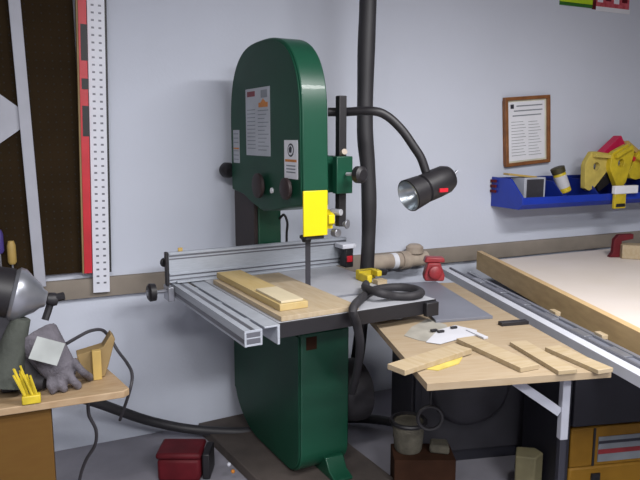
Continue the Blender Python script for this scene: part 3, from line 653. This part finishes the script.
# glove
def remesh(o, vox, sm=3):
    r_ = o.modifiers.new('remesh', 'REMESH'); r_.mode = 'VOXEL'; r_.voxel_size = vox; r_.use_smooth_shade = True
    s_ = o.modifiers.new('smooth', 'SMOOTH'); s_.iterations = sm
gl = thing('work_glove', LB, (lp(60, 385).x, .1, ZL), 'grey leather work glove with white care tag lying over the left bench edge', 'glove')
b = MB()
palm0, palm1 = lq(36, 336, .17), lq(62, 372, .10)
b.tube([palm0, (palm0+palm1)/2, palm1], lambda t: .075-.022*t, GLOVE, 16)
b.ball(palm1, .045, GLOVE)
for (u0, v0, u1, v1, u2, v2, rr) in ((52, 372, 50, 384, 53, 391, .013), (60, 370, 60, 384, 64, 389, .014), (68, 367, 72, 379, 78, 386, .014), (73, 360, 82, 371, 90, 378, .013)):
    b.tube([lq(u0, v0, .09), lq(u1, v1, .06), V((lp(u2, v2, ZL+.012).x, lp(u2, v2, ZL+.012).y, ZL+.016))], rr, GLOVE, 12); b.ball(lp(u2, v2, ZL+.012)*1, rr, GLOVE, 8)
o = part('glove_body', b, gl); remesh(o, .006)
tp = lq(47, 351, .045); Tt = Mx.Translation(tp) @ Mx.Rotation(R(-8), 4, 'Z') @ Mx.Rotation(R(-28), 4, 'X') @ Mx.Rotation(R(20), 4, 'Y')
part('care_tag', MB().box(-.046, .046, -.0015, .0015, -.038, .038, mat('tag_paper', '#a3a7a6', .85), Tt), gl, .001, 'white square tag')
bb = MB(); o_ = lq(58, 384, .12)
solo('dark_cloth', MB().tube([lq(22, 358, .13), lq(32, 380, .12), V((lq(46, 395, .1).x, .10, ZL+.03))], lambda t: .02+.012*math.sin(t*PI), BLACKR, 14), LB, 'dark cloth bunched beneath the grey glove on the left bench', 'cloth')
# tan wedge
w1, w2, w3, w4 = lq(84, 350, .2), lq(103, 343, .2), lq(113, 330, .2), lq(108, 372, .2)
wz = ZL+.001
b = MB().prism([(lq(76, 352, .2).x, lq(76, 352, .2).z), (lq(102, 344, .2).x, lq(102, 344, .2).z), (lq(110, 331, .2).x, lq(110, 331, .2).z), (lq(114, 336, .2).x, lq(114, 336, .2).z), (lq(108, 360, .2).x, lq(108, 360, .2).z), (lq(104, 372, .2).x, wz), (lq(84, 372, .2).x, wz)], .16, .22, TAN, 'y')
wd_ = thing('wooden_bracket', LB, (lq(98, 360, .2).x, .19, ZL), 'tan angular wooden bracket standing behind the glove on the left bench', 'bracket')
part('body', b, wd_, .003)
part('front_block', MB().box(lq(92, 360, .15).x, lq(101, 360, .15).x, .135, .1595, wz, lq(96, 350, .15).z, TANL), wd_, .002, 'lighter front block')
# yellow brush / bottle
yb = thing('yellow_brush', LB, (lp(30, 403).x, .04, ZL), 'yellow brush with ragged bristles lying at the front edge of the left bench', 'brush')
yo = V((lp(31, 405).x, lp(31, 405).y, ZL))
part('block', MB().box(yo.x-.026, yo.x+.03, yo.y+.0, yo.y+.03, ZL+.001, ZL+.03, YELP), yb, .004)
b = MB()
for k in range(16):
    a = random.uniform(-.5, .5); L = random.uniform(.05, .10)
    p = V((yo.x+random.uniform(-.02, .02), yo.y+.015+random.uniform(-.01, .01), ZL+.03)); b.tube([p, p+V((-.3*L+.2*a*L, .1*L, L))], .0035, YELP, 6, sm=False)
part('bristles', b, yb)
# cords by the left bench
ck = mat('dark_cord', '#3a383d', .6, var=.1)
solo('power_cord', MB().tube([aty(66, 344, 2.3), aty(78, 337, 2.4), aty(90, 331, 2.45), aty(102, 330, 2.5), aty(110, 338, 2.55), aty(118, 351, 2.55), aty(127, 363, 2.5), aty(132, 374, 2.45), aty(130, 390, 2.40), aty(120, 420, 2.5)], .0065, ck, 8), ID, 'thin dark cord arching behind the tan bracket above the left bench', 'cord')
solo('power_cord', MB().tube([aty(88, 400, 2.3), aty(89, 415, 2.3), aty(96, 430, 2.32), aty(95, 445, 2.34), aty(86, 460, 2.36), aty(80, 478, 2.38), aty(78, 500, 2.4)], .0065, ck, 8), ID, 'thin dark cord hanging down beneath the left bench end', 'cord')

# ================================================================== LIGHT
def area(name, loc, rot, sx, sy, power, col):
    l = bpy.data.lights.new(name, 'AREA'); l.shape = 'RECTANGLE'; l.size = sx; l.size_y = sy; l.energy = power; l.color = col
    o = bpy.data.objects.new(name, l); COL.objects.link(o); o.location = loc; o.rotation_euler = rot; return o
area('ceiling_or_fill_light', (1.2, 1.5, 2.64), (0, 0, R(25)), 1.2, .3, 84, (1, .985, .985))
area('ceiling_or_fill_light', (-.4, 0, 2.64), (0, 0, R(25)), 1.2, .3, 70, (1, .985, .98))
area('ceiling_or_fill_light', (1.5, -1.1, 2.64), (0, 0, R(25)), 1.6, .6, 175, (.98, .985, 1))  # unseen fill light, added behind the camera to lift the lower wall
wd = bpy.data.worlds.new('world'); scene.world = wd; wd.use_nodes = True
wd.node_tree.nodes['Background'].inputs[0].default_value = (.5, .5, .55, 1); wd.node_tree.nodes['Background'].inputs[1].default_value = .3
vs = scene.view_settings; vs.view_transform = 'Standard'; vs.look = 'None'; vs.exposure = 0; vs.gamma = 1; vs.use_curve_mapping = False

for o in bpy.data.objects:
    if '_wall' in o: del o['_wall']
